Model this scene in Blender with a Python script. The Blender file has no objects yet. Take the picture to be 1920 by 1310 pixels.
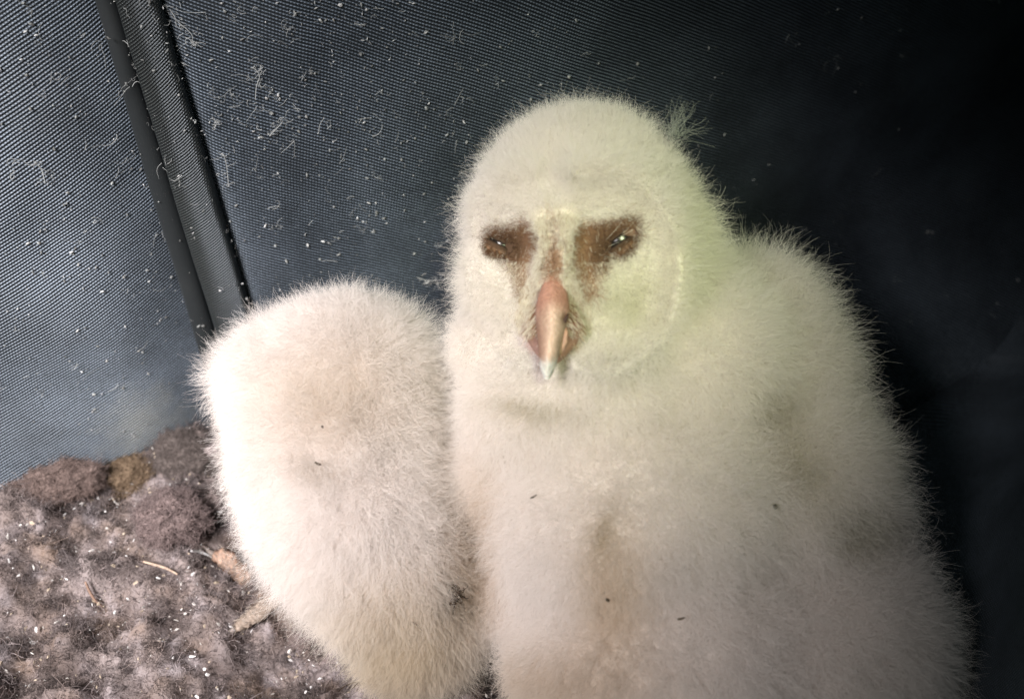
import bpy, bmesh, math, random
import numpy as np
from mathutils import Vector, Matrix, noise
from mathutils.bvhtree import BVHTree
from mathutils.kdtree import KDTree

random.seed(7)
rng = np.random.default_rng(7)
SC = bpy.context.scene
COL = SC.collection
R_ = math.radians

# ------------------------------------------------------------------ camera
W, H, FPX = 1920.0, 1310.0, 2058.0
PITCH = R_(42.0)
CAM = np.array([0.0, -0.2675, 0.361])
cR = np.array([1.0, 0.0, 0.0])
cU = np.array([0.0, math.sin(PITCH), math.cos(PITCH)])
cF = np.array([0.0, math.cos(PITCH), -math.sin(PITCH)])
cam_data = bpy.data.cameras.new("camera")
cam_data.sensor_width = 36.0
cam_data.lens = 36.0 * FPX / W
cam_data.clip_start = 0.01
cam_data.clip_end = 20.0
cam_data.dof.use_dof = True
cam_data.dof.focus_distance = 0.36
cam_data.dof.aperture_fstop = 10.0
cam = bpy.data.objects.new("camera", cam_data)
cam.location = CAM
cam.rotation_euler = (math.pi / 2 - PITCH, 0, 0)
COL.objects.link(cam)
SC.camera = cam

# ------------------------------------------------------------------ world, lamps, exposure
world = bpy.data.worlds.new("World")
SC.world = world
world.use_nodes = True
bg = world.node_tree.nodes["Background"]
bg.inputs[0].default_value = (0.62, 0.95, 0.84, 1)
bg.inputs[1].default_value = 0.07


def lamp(name, loc, target, energy, size, color, spread=180.0, size_y=None):
    d = bpy.data.lights.new(name, 'AREA')
    d.energy = energy
    d.shape = 'RECTANGLE' if size_y else 'DISK'
    d.size = size
    if size_y:
        d.size_y = size_y
    d.color = color
    d.spread = R_(spread)
    o = bpy.data.objects.new(name, d)
    o.location = loc
    o.rotation_euler = (Vector(target) - Vector(loc)).to_track_quat('-Z', 'Y').to_euler()
    COL.objects.link(o)
    return o


lamp("daylight_opening", (-0.33, -0.40, 0.57), (-0.155, -0.018, 0.09), 0.97, 0.26, (1.0, 0.94, 0.92), 40)
lamp("added_green_tint", (0.09, -0.32, 0.52), (0.040, 0.0, 0.165), 0.040, 0.12, (0.90, 1.0, 0.58), 18)  # added lamp with no source in the place, tints the head yellow-green

SC.view_settings.view_transform = 'Standard'
SC.view_settings.look = 'None'
SC.view_settings.exposure = 0.0
SC.view_settings.gamma = 1.0
SC.view_settings.use_curve_mapping = False
SC.render.engine = 'CYCLES'
cy = SC.cycles
cy.use_denoising = True
cy.max_bounces = 10
cy.diffuse_bounces = 6
cy.transmission_bounces = 6
cy.transparent_max_bounces = 8
SC.cycles_curves.shape = 'RIBBONS'
SC.cycles_curves.subdivisions = 2


# ------------------------------------------------------------------ helpers
def P(px, py, depth):
    return CAM + depth * (cF + cR * ((px - W / 2) / FPX) + cU * ((H / 2 - py) / FPX))


def ray(px, py):
    d = P(px, py, 1.0) - CAM
    return d / np.linalg.norm(d)


def project(v):
    q = v - CAM
    d = q @ cF
    return np.stack([W / 2 + FPX * (q @ cR) / d, H / 2 - FPX * (q @ cU) / d, d], axis=-1)


def tag(o, label=None, cat=None, group=None, kind=None):
    for k, v in (("label", label), ("category", cat), ("group", group), ("kind", kind)):
        if v:
            o[k] = v
    return o


def empty(name, loc):
    o = bpy.data.objects.new(name, None)
    o.location = [float(c) for c in loc]
    o.empty_display_size = 0.02
    COL.objects.link(o)
    bpy.context.view_layer.update()
    return o


def link(name, data, mat=None, parent=None):
    o = bpy.data.objects.new(name, data)
    COL.objects.link(o)
    if mat and hasattr(data, "materials"):
        data.materials.append(mat)
    if parent is not None:
        o.parent = parent
        o.matrix_parent_inverse = Matrix.Translation(-Vector(parent.location)) if parent.parent is None else parent.matrix_world.inverted()
    return o


def smooth(me):
    me.polygons.foreach_set("use_smooth", [True] * len(me.polygons))
    return me


def mesh_from(name, verts, faces, shade=True):
    me = bpy.data.meshes.new(name)
    me.from_pydata([tuple(map(float, v)) for v in verts], [], faces)
    me.update()
    if shade:
        smooth(me)
    return me


def set_color(me, arr, name="tint"):
    a = me.attributes.new(name, 'FLOAT_COLOR', 'POINT')
    a.data.foreach_set("color", np.concatenate([arr, np.ones((len(arr), 1))], 1).astype(np.float32).ravel())


def verts_of(me):
    a = np.empty(len(me.vertices) * 3, np.float32)
    me.vertices.foreach_get("co", a)
    return a.reshape(-1, 3).astype(float)


def normals_of(me):
    a = np.empty(len(me.vertices) * 3, np.float32)
    me.vertex_normals.foreach_get("vector", a)
    return a.reshape(-1, 3).astype(float)


def norm(a):
    return a / np.maximum(np.linalg.norm(a, axis=-1, keepdims=True), 1e-9)


def sstep(a, b, x):
    t = np.clip((x - a) / (b - a), 0, 1)
    return t * t * (3 - 2 * t)


def wavefield(p, scale, seed):
    """smooth vector noise: a sum of sines, three components"""
    r = np.random.default_rng(seed)
    out = np.zeros_like(p)
    for k in range(7):
        w = norm(r.normal(size=(3, 3))) * (2 * math.pi / scale) * (0.6 + 1.2 * r.random())
        ph = r.random(3) * 6.28
        out += np.sin(p @ w.T + ph)
    return out / 2.6


def in_poly(px, py, poly):
    inside = np.zeros(px.shape, bool)
    n = len(poly)
    j = n - 1
    for i in range(n):
        xi, yi = poly[i]
        xj, yj = poly[j]
        c = ((yi > py) != (yj > py)) & (px < (xj - xi) * (py - yi) / (yj - yi + 1e-12) + xi)
        inside ^= c
        j = i
    return inside


def gauss(px, py, cx, cy_, rx, ry, rot=0.0):
    c, s = math.cos(R_(rot)), math.sin(R_(rot))
    dx, dy = px - cx, py - cy_
    a, b = dx * c + dy * s, -dx * s + dy * c
    return np.exp(-(a / rx) ** 2 - (b / ry) ** 2)


def tube(pts, radii, sides=10, close=True, squash=1.0, up=None):
    """a swept tube: returns verts, faces"""
    pts = [np.array(p, float) for p in pts]
    V, Fc = [], []
    prev = np.array([0.3, 0.2, 0.93]) if up is None else np.array(up, float)
    for i, p in enumerate(pts):
        t = pts[min(i + 1, len(pts) - 1)] - pts[max(i - 1, 0)]
        t = t / max(np.linalg.norm(t), 1e-9)
        a = prev - t * (prev @ t)
        a = a / max(np.linalg.norm(a), 1e-9)
        b = np.cross(t, a)
        prev = a
        for k in range(sides):
            th = 2 * math.pi * k / sides
            V.append(p + radii[i] * (math.cos(th) * a * squash + math.sin(th) * b))
    n = len(pts)
    for i in range(n - 1):
        for k in range(sides):
            k2 = (k + 1) % sides
            Fc.append((i * sides + k, i * sides + k2, (i + 1) * sides + k2, (i + 1) * sides + k))
    if close:
        Fc.append(tuple(range(sides - 1, -1, -1)))
        Fc.append(tuple((n - 1) * sides + k for k in range(sides)))
    return V, Fc


def spline(pts, n):
    """Catmull-Rom through pts, n samples"""
    pts = np.array(pts, float)
    q = np.vstack([2 * pts[0] - pts[1], pts, 2 * pts[-1] - pts[-2]])
    out = []
    m = len(pts) - 1
    for i in range(n):
        u = i / (n - 1) * m
        k = min(int(u), m - 1)
        t = u - k
        p0, p1, p2, p3 = q[k], q[k + 1], q[k + 2], q[k + 3]
        out.append(0.5 * (2 * p1 + (p2 - p0) * t + (2 * p0 - 5 * p1 + 4 * p2 - p3) * t * t + (3 * p1 - p0 - 3 * p2 + p3) * t ** 3))
    return np.array(out)


def hair(name, pos, rad, col=None, mat=None, parent=None):
    """pos (N,K,3), rad (N,K) -> one hair-curves object"""
    N, K = pos.shape[:2]
    hc = bpy.data.hair_curves.new(name)
    hc.add_curves([K] * N)
    hc.attributes["position"].data.foreach_set("vector", pos.astype(np.float32).ravel())
    ra = hc.attributes.get("radius") or hc.attributes.new("radius", 'FLOAT', 'POINT')
    ra.data.foreach_set("value", rad.astype(np.float32).ravel())
    if col is not None:
        ca = hc.attributes.new("tint", 'FLOAT_COLOR', 'CURVE')
        ca.data.foreach_set("color", np.concatenate([col, np.ones((N, 1))], 1).astype(np.float32).ravel())
    return link(name, hc, mat, parent)


# ------------------------------------------------------------------ materials
def new_mat(name):
    m = bpy.data.materials.new(name)
    m.use_nodes = True
    nt = m.node_tree
    nt.nodes.clear()
    out = nt.nodes.new("ShaderNodeOutputMaterial")
    return m, nt, out


def nd(nt, kind, **kw):
    n = nt.nodes.new(kind)
    for k, v in kw.items():
        setattr(n, k, v)
    return n


def mth(nt, op, a, b=None, c=None):
    n = nt.nodes.new("ShaderNodeMath")
    n.operation = op
    for i, v in enumerate((a, b, c)):
        if v is None:
            continue
        if isinstance(v, (int, float)):
            n.inputs[i].default_value = v
        else:
            nt.links.new(v, n.inputs[i])
    return n.outputs[0]


def ramp(nt, fac, stops):
    n = nt.nodes.new("ShaderNodeValToRGB")
    e = n.color_ramp.elements
    while len(e) < len(stops):
        e.new(0.5)
    for s, (p, c) in zip(e, stops):
        s.position = p
        s.color = (*c, 1)
    nt.links.new(fac, n.inputs[0])
    return n.outputs[0]


def noise_tex(nt, scale, detail=4, rough=0.55, coord=None):
    n = nt.nodes.new("ShaderNodeTexNoise")
    n.inputs["Scale"].default_value = scale
    n.inputs["Detail"].default_value = detail
    n.inputs["Roughness"].default_value = rough
    if coord is not None:
        nt.links.new(coord, n.inputs["Vector"])
    return n


def principled(nt, out, **kw):
    b = nt.nodes.new("ShaderNodeBsdfPrincipled")
    for k, v in kw.items():
        b.inputs[k].default_value = v
    nt.links.new(b.outputs[0], out.inputs[0])
    return b


def fabric_mat(name, angle, pitch, cross_pitch, patch=None, base=(0.009, 0.011, 0.013), thread=(0.078, 0.098, 0.125), rib=1.0, rough=0.42):
    m, nt, out = new_mat(name)
    uv = nd(nt, "ShaderNodeUVMap")
    geo = nd(nt, "ShaderNodeNewGeometry")
    sep = nd(nt, "ShaderNodeSeparateXYZ")
    wob = noise_tex(nt, 30, 2, 0.5, uv.outputs[0])
    add = nd(nt, "ShaderNodeVectorMath", operation='MULTIPLY_ADD')
    nt.links.new(wob.outputs["Color"], add.inputs[0])
    add.inputs[1].default_value = (0.0016, 0.0016, 0)
    nt.links.new(uv.outputs[0], add.inputs[2])
    nt.links.new(add.outputs[0], sep.inputs[0])
    u, v = sep.outputs[0], sep.outputs[1]
    ca, sa = math.cos(R_(angle)), math.sin(R_(angle))
    along = mth(nt, 'ADD', mth(nt, 'MULTIPLY', u, ca), mth(nt, 'MULTIPLY', v, sa))
    across = mth(nt, 'ADD', mth(nt, 'MULTIPLY', u, -sa), mth(nt, 'MULTIPLY', v, ca))
    k1 = 2 * math.pi / pitch
    s1 = mth(nt, 'MULTIPLY_ADD', mth(nt, 'SINE', mth(nt, 'MULTIPLY', across, k1)), 0.5, 0.5)
    row = mth(nt, 'FLOOR', mth(nt, 'DIVIDE', across, pitch))
    ph = mth(nt, 'MULTIPLY_ADD', row, 2.1, mth(nt, 'MULTIPLY', along, 2 * math.pi / cross_pitch))
    s2 = mth(nt, 'MULTIPLY_ADD', mth(nt, 'SINE', ph), 0.5, 0.5)
    hgt = mth(nt, 'MULTIPLY', s1, mth(nt, 'MULTIPLY_ADD', s2, 0.32, 0.68))
    big = noise_tex(nt, 14, 5, 0.6, uv.outputs[0])
    fine = noise_tex(nt, 900, 2, 0.6, uv.outputs[0])
    fac = mth(nt, 'MULTIPLY', mth(nt, 'POWER', hgt, 1.6), mth(nt, 'MULTIPLY_ADD', fine.outputs["Fac"], 1.5, 0.1))
    fac = mth(nt, 'MULTIPLY', fac, mth(nt, 'MULTIPLY_ADD', noise_tex(nt, 26, 5, 0.65, uv.outputs[0]).outputs['Fac'], 2.2, -0.15))
    colr = ramp(nt, fac, [(0.05, base), (0.85, thread)])
    dust = ramp(nt, big.outputs["Fac"], [(0.50, (0, 0, 0)), (0.78, (0.10, 0.10, 0.10))])
    mix = nd(nt, "ShaderNodeMix", data_type='RGBA')
    nt.links.new(dust, mix.inputs[0])
    nt.links.new(colr, mix.inputs[6])
    mix.inputs[7].default_value = (0.12, 0.12, 0.115, 1)
    base_out = mix.outputs[2]
    if patch:  # pale satin sheen painted into the weave colour
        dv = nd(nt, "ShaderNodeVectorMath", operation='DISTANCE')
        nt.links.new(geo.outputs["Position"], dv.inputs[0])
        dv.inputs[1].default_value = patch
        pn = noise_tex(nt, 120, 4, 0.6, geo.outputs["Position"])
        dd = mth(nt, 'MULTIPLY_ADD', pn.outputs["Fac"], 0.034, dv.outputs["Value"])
        sheen_fac = ramp(nt, mth(nt, 'MULTIPLY', dd, 22.0), [(0.38, (0.75, 0.75, 0.75)), (0.85, (0, 0, 0))])
        sheen_mix = nd(nt, "ShaderNodeMix", data_type='RGBA')
        nt.links.new(mth(nt, 'MULTIPLY', sheen_fac, mth(nt, 'POWER', hgt, 1.8)), sheen_mix.inputs[0])
        nt.links.new(base_out, sheen_mix.inputs[6])
        sheen_mix.inputs[7].default_value = (0.62, 0.62, 0.52, 1)
        base_out = sheen_mix.outputs[2]
    b = principled(nt, out, Roughness=rough)
    b.inputs["Specular IOR Level"].default_value = 0.55
    b.inputs["Sheen Weight"].default_value = 0.04
    b.inputs["Sheen Roughness"].default_value = 0.4
    b.inputs["Sheen Tint"].default_value = (0.72, 0.85, 1.0, 1)
    b.inputs["Specular Tint"].default_value = (0.78, 0.88, 1.0, 1)
    nt.links.new(base_out, b.inputs["Base Color"])
    bp = nd(nt, "ShaderNodeBump")
    bp.inputs["Strength"].default_value = rib
    bp.inputs["Distance"].default_value = 0.0005
    nt.links.new(hgt, bp.inputs["Height"])
    nt.links.new(bp.outputs[0], b.inputs["Normal"])
    return m


def attr_mat(name, rough=0.6, spec=0.3, bump=0.0, bscale=800, sss=0.0):
    m, nt, out = new_mat(name)
    a = nd(nt, "ShaderNodeAttribute", attribute_name="tint")
    b = principled(nt, out, Roughness=rough)
    b.inputs["Specular IOR Level"].default_value = spec
    nz = noise_tex(nt, bscale, 3, 0.6)
    tc = nd(nt, "ShaderNodeTexCoord")
    nt.links.new(tc.outputs["Object"], nz.inputs["Vector"])
    mul = nd(nt, "ShaderNodeMix", data_type='RGBA', blend_type='MULTIPLY')
    mul.inputs[0].default_value = 1.0
    nt.links.new(a.outputs["Color"], mul.inputs[6])
    nt.links.new(ramp(nt, nz.outputs["Fac"], [(0.3, (0.75, 0.72, 0.70)), (0.65, (1, 1, 1))]), mul.inputs[7])
    nt.links.new(mul.outputs[2], b.inputs["Base Color"])
    if bump:
        bp = nd(nt, "ShaderNodeBump")
        bp.inputs["Strength"].default_value = bump
        bp.inputs["Distance"].default_value = 0.0006
        nt.links.new(nz.outputs["Fac"], bp.inputs["Height"])
        nt.links.new(bp.outputs[0], b.inputs["Normal"])
    if sss:
        b.inputs["Subsurface Weight"].default_value = sss
        b.inputs["Subsurface Radius"].default_value = (0.004, 0.002, 0.001)
        b.inputs["Subsurface Scale"].default_value = 0.5
    return m


def hair_mat(name, trans=0.35, attr=True, color=(0.8, 0.78, 0.75)):
    m, nt, out = new_mat(name)
    d = nd(nt, "ShaderNodeBsdfDiffuse")
    t = nd(nt, "ShaderNodeBsdfTranslucent")
    mx = nd(nt, "ShaderNodeMixShader")
    mx.inputs[0].default_value = trans
    nt.links.new(d.outputs[0], mx.inputs[1])
    nt.links.new(t.outputs[0], mx.inputs[2])
    nt.links.new(mx.outputs[0], out.inputs[0])
    if attr:
        a = nd(nt, "ShaderNodeAttribute", attribute_name="tint")
        nt.links.new(a.outputs["Color"], d.inputs[0])
        nt.links.new(a.outputs["Color"], t.inputs[0])
    else:
        d.inputs[0].default_value = (*color, 1)
        t.inputs[0].default_value = (*color, 1)
    return m


M_DOWN = hair_mat("down_fibre", 0.48)
M_SKIN = attr_mat("owlet_skin", 0.75, 0.2, 0.25, 700)
M_BEAK = attr_mat("beak_horn", 0.55, 0.35, 0.8, 1100, 0.12)
M_SCALE = attr_mat("scaly_toe", 0.55, 0.4, 1.0, 800)
M_FIBRE = hair_mat("litter_fibre", 0.25)
M_LINT = hair_mat("lint_fibre", 0.3)
M_LITTER = attr_mat("litter_mat", 0.95, 0.1, 1.0, 900)
M_CHIP = attr_mat("bone_chip", 0.5, 0.4, 0.2, 2000)
M_STRAW = attr_mat("straw", 0.6, 0.3, 0.3, 2500)
m_eye, nt, out = new_mat("dark_eye")
b = principled(nt, out, Roughness=0.22)
b.inputs["Specular IOR Level"].default_value = 0.45
nz = noise_tex(nt, 300, 2)
nt.links.new(ramp(nt, nz.outputs["Fac"], [(0.3, (0.006, 0.004, 0.003)), (0.7, (0.014, 0.009, 0.007))]), b.inputs["Base Color"])

# ------------------------------------------------------------------ the fabric box
# plan of the back of the box: x, y points; the seam is at SEAM
SEAM = np.array([-0.1125, 0.060])
LEFT_PLAN = [(-0.46, -0.075), (-0.36, -0.045), (-0.27, -0.014), (-0.205, 0.012), (-0.175, 0.026), (-0.15, 0.042), (-0.132, 0.057), (-0.119, 0.070)]
BACK_PLAN = [(-0.105, 0.066), (-0.097, 0.0645), (-0.08, 0.068), (-0.04, 0.078), (0.02, 0.100), (0.08, 0.130), (0.15, 0.168), (0.23, 0.205), (0.30, 0.236)]
RIGHT_PLAN = [(0.290, 0.246), (0.318, 0.20), (0.295, 0.12), (0.245, 0.06), (0.197, 0.0), (0.166, -0.06), (0.146, -0.13), (0.13, -0.25)]
Z0, Z1 = -0.02, 0.34


def seam_width(z):
    return max(0.6, 1 - 1.6 * max(0.0, z - 0.08))


def seam_lean(z):
    return -0.045 * (z - 0.08)


def panel(name, plan, mat, parent, wob_seed):
    nS, nZ = 160, 80
    line = spline(plan, nS)
    seg = np.linalg.norm(np.diff(line, axis=0), axis=1)
    arc = np.concatenate([[0], np.cumsum(seg)])
    tang = np.gradient(line, axis=0)
    nrm = norm(np.stack([tang[:, 1], -tang[:, 0]], 1))
    verts, uvs = [], []
    for side in (0.0, 0.0018):
        for j in range(nZ):
            z = Z0 + (Z1 - Z0) * j / (nZ - 1)
            for i in range(nS):
                p = Vector((arc[i] * 7 + wob_seed, z * 7, 0))
                fade = min(1.0, abs(arc[i] - (arc[-1] if wob_seed < 5 else 0)) / 0.05) ** 2.5
                w = 0.006 * fade * noise.noise(p) + 0.0025 * fade * noise.noise(p * 3.1)
                cove = 0.0
                if wob_seed > 5:
                    tc_ = min(1.0, max(0.0, (0.07 - z) / 0.09))
                    cove = 0.08 * (1 - math.sqrt(max(0.0, 1 - tc_ * tc_))) * (float(sstep(0.10, 0.24, np.array(arc[i]))) if wob_seed < 10 else 1.0)
                off = w - side + cove
                if wob_seed < 5:
                    lx = seam_lean(z)
                elif wob_seed < 10:
                    lx = (seam_lean(z) + 0.0153 * (seam_width(z) - 1)) * math.exp(-(arc[i] / 0.10) ** 2)
                else:
                    lx = 0.0
                verts.append((line[i, 0] + lx + nrm[i, 0] * off, line[i, 1] + nrm[i, 1] * off, z))
                uvs.append((arc[i], z))
    faces = []
    def idx(s, j, i): return s * nS * nZ + j * nS + i
    for j in range(nZ - 1):
        for i in range(nS - 1):
            faces.append((idx(0, j, i), idx(0, j, i + 1), idx(0, j + 1, i + 1), idx(0, j + 1, i)))
            faces.append((idx(1, j, i), idx(1, j + 1, i), idx(1, j + 1, i + 1), idx(1, j, i + 1)))
    for i in range(nS - 1):
        faces.append((idx(0, 0, i), idx(1, 0, i), idx(1, 0, i + 1), idx(0, 0, i + 1)))
        faces.append((idx(0, nZ - 1, i), idx(0, nZ - 1, i + 1), idx(1, nZ - 1, i + 1), idx(1, nZ - 1, i)))
    for j in range(nZ - 1):
        faces.append((idx(0, j, 0), idx(0, j + 1, 0), idx(1, j + 1, 0), idx(1, j, 0)))
        faces.append((idx(0, j, nS - 1), idx(1, j, nS - 1), idx(1, j + 1, nS - 1), idx(0, j + 1, nS - 1)))
    me = mesh_from(name, verts, faces)
    ul = me.uv_layers.new(name="UVMap")
    vi = np.empty(len(me.loops), np.int32)
    me.loops.foreach_get("vertex_index", vi)
    ul.data.foreach_set("uv", np.array(uvs, np.float32)[vi].ravel())
    o = link(name, me, mat, parent)
    return o


box = empty("fabric_carrier", (0.0, 0.06, Z0))
tag(box, "black woven fabric carrier with a taped corner seam standing behind the owlets", "fabric carrier")
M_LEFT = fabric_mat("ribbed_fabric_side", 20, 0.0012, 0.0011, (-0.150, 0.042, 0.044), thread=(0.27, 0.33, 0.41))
M_BACK = fabric_mat("ribbed_fabric_back", -28, 0.0012, 0.0011, thread=(0.19, 0.235, 0.295))
M_FLOOR = fabric_mat("floor_cloth", 0, 0.0012, 0.0012, None, (0.003, 0.003, 0.003), (0.006, 0.006, 0.006), 0.4, 0.9)
M_TAPE = fabric_mat("woven_tape", 28, 0.00095, 0.0011, None, (0.012, 0.013, 0.012), (0.045, 0.052, 0.048))
M_PIPE = fabric_mat("smooth_piping", 0, 0.0004, 0.0004, None, (0.007, 0.008, 0.0075), (0.010, 0.011, 0.010), 0.15, 0.8)
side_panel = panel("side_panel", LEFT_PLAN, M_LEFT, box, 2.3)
back_panel = panel("back_panel", BACK_PLAN, M_BACK, box, 9.1)


def extrude_profile(name, prof, z0, z1, mat, parent, nz=60, wob=0.0007):
    verts, uvs, faces = [], [], []
    prof = np.array(prof)
    n = len(prof)
    arc = np.concatenate([[0], np.cumsum(np.linalg.norm(np.diff(prof, axis=0), axis=1))])
    for j in range(nz):
        z = z0 + (z1 - z0) * j / (nz - 1)
        for i in range(n):
            w = wob * noise.noise(Vector((z * 25, i * 0.15, 3)))
            verts.append((-0.1175 + (prof[i, 0] + 0.1175) * seam_width(z) + seam_lean(z) + w, prof[i, 1] + w, z))
            uvs.append((arc[i], z))
    for j in range(nz - 1):
        for i in range(n - 1):
            faces.append((j * n + i, j * n + i + 1, (j + 1) * n + i + 1, (j + 1) * n + i))
        faces.append((j * n + n - 1, j * n, (j + 1) * n, (j + 1) * n + n - 1))
    faces.append(tuple(range(n - 1, -1, -1)))
    faces.append(tuple((nz - 1) * n + i for i in range(n)))
    me = mesh_from(name, verts, faces)
    ul = me.uv_layers.new(name="UVMap")
    vi = np.empty(len(me.loops), np.int32)
    me.loops.foreach_get("vertex_index", vi)
    ul.data.foreach_set("uv", np.array(uvs, np.float32)[vi].ravel())
    return link(name, me, mat, parent)


# woven tape over the seam, with a smooth rolled edge on its left
tape_prof = [(-0.1175, 0.0600), (-0.1165, 0.0570), (-0.1135, 0.0558), (-0.109, 0.0562), (-0.1045, 0.0580), (-0.1022, 0.0603), (-0.1025, 0.0640), (-0.109, 0.0660), (-0.1165, 0.0650)]
tp = spline(tape_prof, 36)
tape = extrude_profile("seam_tape", tp, Z0, Z1, M_TAPE, box)
th = np.linspace(0, 2 * math.pi, 18)[:-1]
pipe_prof = np.stack([-0.1222 + 0.0045 * np.cos(th), 0.0615 + 0.0040 * np.sin(th)], 1)
piping = extrude_profile("piping", pipe_prof, Z0, Z1, M_PIPE, box)
panel("side_panel", RIGHT_PLAN, M_BACK, box, 11.0)
fl = bpy.data.meshes.new("floor_panel")
bm = bmesh.new()
for pts in (((-0.46, -0.30, Z0 - 0.004), (0.48, -0.30, Z0 - 0.004), (0.48, 0.42, Z0 - 0.004), (-0.46, 0.42, Z0 - 0.004)),):
    vs = [bm.verts.new(p) for p in pts]
    f = bm.faces.new(vs)
    ex = bmesh.ops.extrude_face_region(bm, geom=[f])
    bmesh.ops.translate(bm, verts=[g for g in ex["geom"] if isinstance(g, bmesh.types.BMVert)], vec=(0, 0, -0.004))
bmesh.ops.recalc_face_normals(bm, faces=bm.faces)
bm.to_mesh(fl)
bm.free()
ul = fl.uv_layers.new(name="UVMap")
for lo_ in fl.loops:
    ul.data[lo_.index].uv = fl.vertices[lo_.vertex_index].co.xy
link("floor_panel", fl, M_FLOOR, box)

# ------------------------------------------------------------------ the litter (a mat of broken pellets, fur and dust)
LX0, LX1, LY0, LY1 = -0.40, 0.10, -0.27, 0.17


def litter_h(x, y):
    base = 0.024
    d = (y - (0.060 + 0.49 * (x + 0.1125)))        # distance to the side panel line, negative in front
    heap = 0.007 * math.exp(-((x + 0.135) / 0.03) ** 2 - ((y - 0.03) / 0.035) ** 2)
    heap += 0.012 * math.exp(-((x + 0.19) / 0.028) ** 2 - ((y - 0.00) / 0.03) ** 2)
    heap -= 0.010 * math.exp(-((x + 0.00) / 0.04) ** 2 - ((y + 0.08) / 0.05) ** 2)
    right = -0.02 * min(1, max(0, (x + 0.02) / 0.06)) - 0.05 * min(1, max(0, (x - 0.03) / 0.06)) ** 2
    p = Vector((x, y, 0))
    n = 0.018 * noise.fractal(p * 26, 0.9, 2.0, 4) + 0.006 * noise.noise(p * 62) + 0.0055 * noise.fractal(p * 120 + Vector((3, 1, 2)), 0.8, 2.1, 3)
    c = 0.010 * (0.45 - noise.voronoi(p * 34)[0][0] * 1.0)
    return base + heap + right + n + c


nx, ny = 300, 260
lv, lf = [], []
for j in range(ny):
    for i in range(nx):
        x = LX0 + (LX1 - LX0) * i / (nx - 1)
        y = LY0 + (LY1 - LY0) * j / (ny - 1)
        ylim = 0.056 + 0.36 * (x + 0.1125) if x > -0.1125 else float(np.interp(x, [q[0] for q in LEFT_PLAN], [q[1] for q in LEFT_PLAN])) - 0.003
        yy = min(y, ylim)
        lv.append((x, yy - max(0, y - ylim) * 0.0, litter_h(x, yy) - max(0, y - ylim) * 0.5))
for j in range(ny - 1):
    for i in range(nx - 1):
        a = j * nx + i
        lf.append((a, a + 1, a + nx + 1, a + nx))
me = mesh_from("litter", lv, lf)
LV = np.array(lv)
LPAL = 1.8 * np.array([(0.118, 0.098, 0.094), (0.165, 0.142, 0.142), (0.070, 0.056, 0.054), (0.140, 0.105, 0.085), (0.200, 0.180, 0.190)])


def litter_color(p):
    w = wavefield(p, 0.045, 5)
    w2 = wavefield(p, 0.012, 6)
    t = np.stack([w[:, 0], w[:, 1], w[:, 2], w2[:, 0] * 0.7 - 0.2, w2[:, 1] * 0.7 - 0.2], 1) * 2.2
    e = np.exp(t)
    e /= e.sum(1, keepdims=True)
    return e @ LPAL


set_color(me, litter_color(LV))
litter = link("litter", me, M_LITTER)
tag(litter, "grey brown matted nest litter of broken pellets and fur covering the carrier floor", "litter", kind="stuff")
LITTER_BVH = BVHTree.FromPolygons([tuple(v) for v in lv], lf)


def on_litter(px, py):
    h = LITTER_BVH.ray_cast(Vector(CAM), Vector(ray(px, py)))
    while h[0] is None and py < 1400:
        py += 8
        h = LITTER_BVH.ray_cast(Vector(CAM), Vector(ray(px, py)))
    return np.array(h[0]), np.array(h[1])


def curl_fibres(roots, nrms, n, lmin, lmax, r0, seed, lift=0.5, K=6, curl=1.0):
    r = np.random.default_rng(seed)
    d = norm(nrms * lift + r.normal(size=(n, 3)) * 0.8)
    L = lmin + (lmax - lmin) * r.random(n) ** 2
    ax = norm(r.normal(size=(n, 3)))
    pos = np.zeros((n, K, 3))
    pos[:, 0] = roots
    ang = r.normal(size=n) * 1.0 * curl
    for k in range(1, K):
        d = norm(d + np.cross(ax, d) * ang[:, None] + r.normal(size=(n, 3)) * 0.25 * curl)
        pos[:, k] = pos[:, k - 1] + d * (L / (K - 1))[:, None]
    rad = r0 * (0.6 + 0.8 * r.random(n))[:, None] * np.linspace(1, 0.45, K)[None]
    return pos, rad


def sample_mesh(me, n, r, keep=None):
    me.calc_loop_triangles()
    nt_ = len(me.loop_triangles)
    ti = np.empty(nt_ * 3, np.int32)
    me.loop_triangles.foreach_get("vertices", ti)
    ti = ti.reshape(-1, 3)
    V, N = verts_of(me), normals_of(me)
    a, b_, c = V[ti[:, 0]], V[ti[:, 1]], V[ti[:, 2]]
    ar = np.linalg.norm(np.cross(b_ - a, c - a), axis=1)
    if keep is not None:
        ar = ar * keep((a + b_ + c) / 3, norm(N[ti].mean(1)))
    f = r.choice(nt_, size=n, p=ar / ar.sum())
    u, v = r.random(n), r.random(n)
    fl_ = u + v > 1
    u[fl_], v[fl_] = 1 - u[fl_], 1 - v[fl_]
    w = 1 - u - v
    T = ti[f]
    pos = V[T[:, 0]] * w[:, None] + V[T[:, 1]] * u[:, None] + V[T[:, 2]] * v[:, None]
    nr = norm(N[T[:, 0]] * w[:, None] + N[T[:, 1]] * u[:, None] + N[T[:, 2]] * v[:, None])
    return pos, nr, T, np.stack([w, u, v], 1)


def vis_keep(c, n):
    pr = project(c)
    ok = (pr[:, 0] > -150) & (pr[:, 0] < 2070) & (pr[:, 1] > -150) & (pr[:, 1] < 1500)
    return np.where(ok, 1.0, 0.05)


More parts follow.
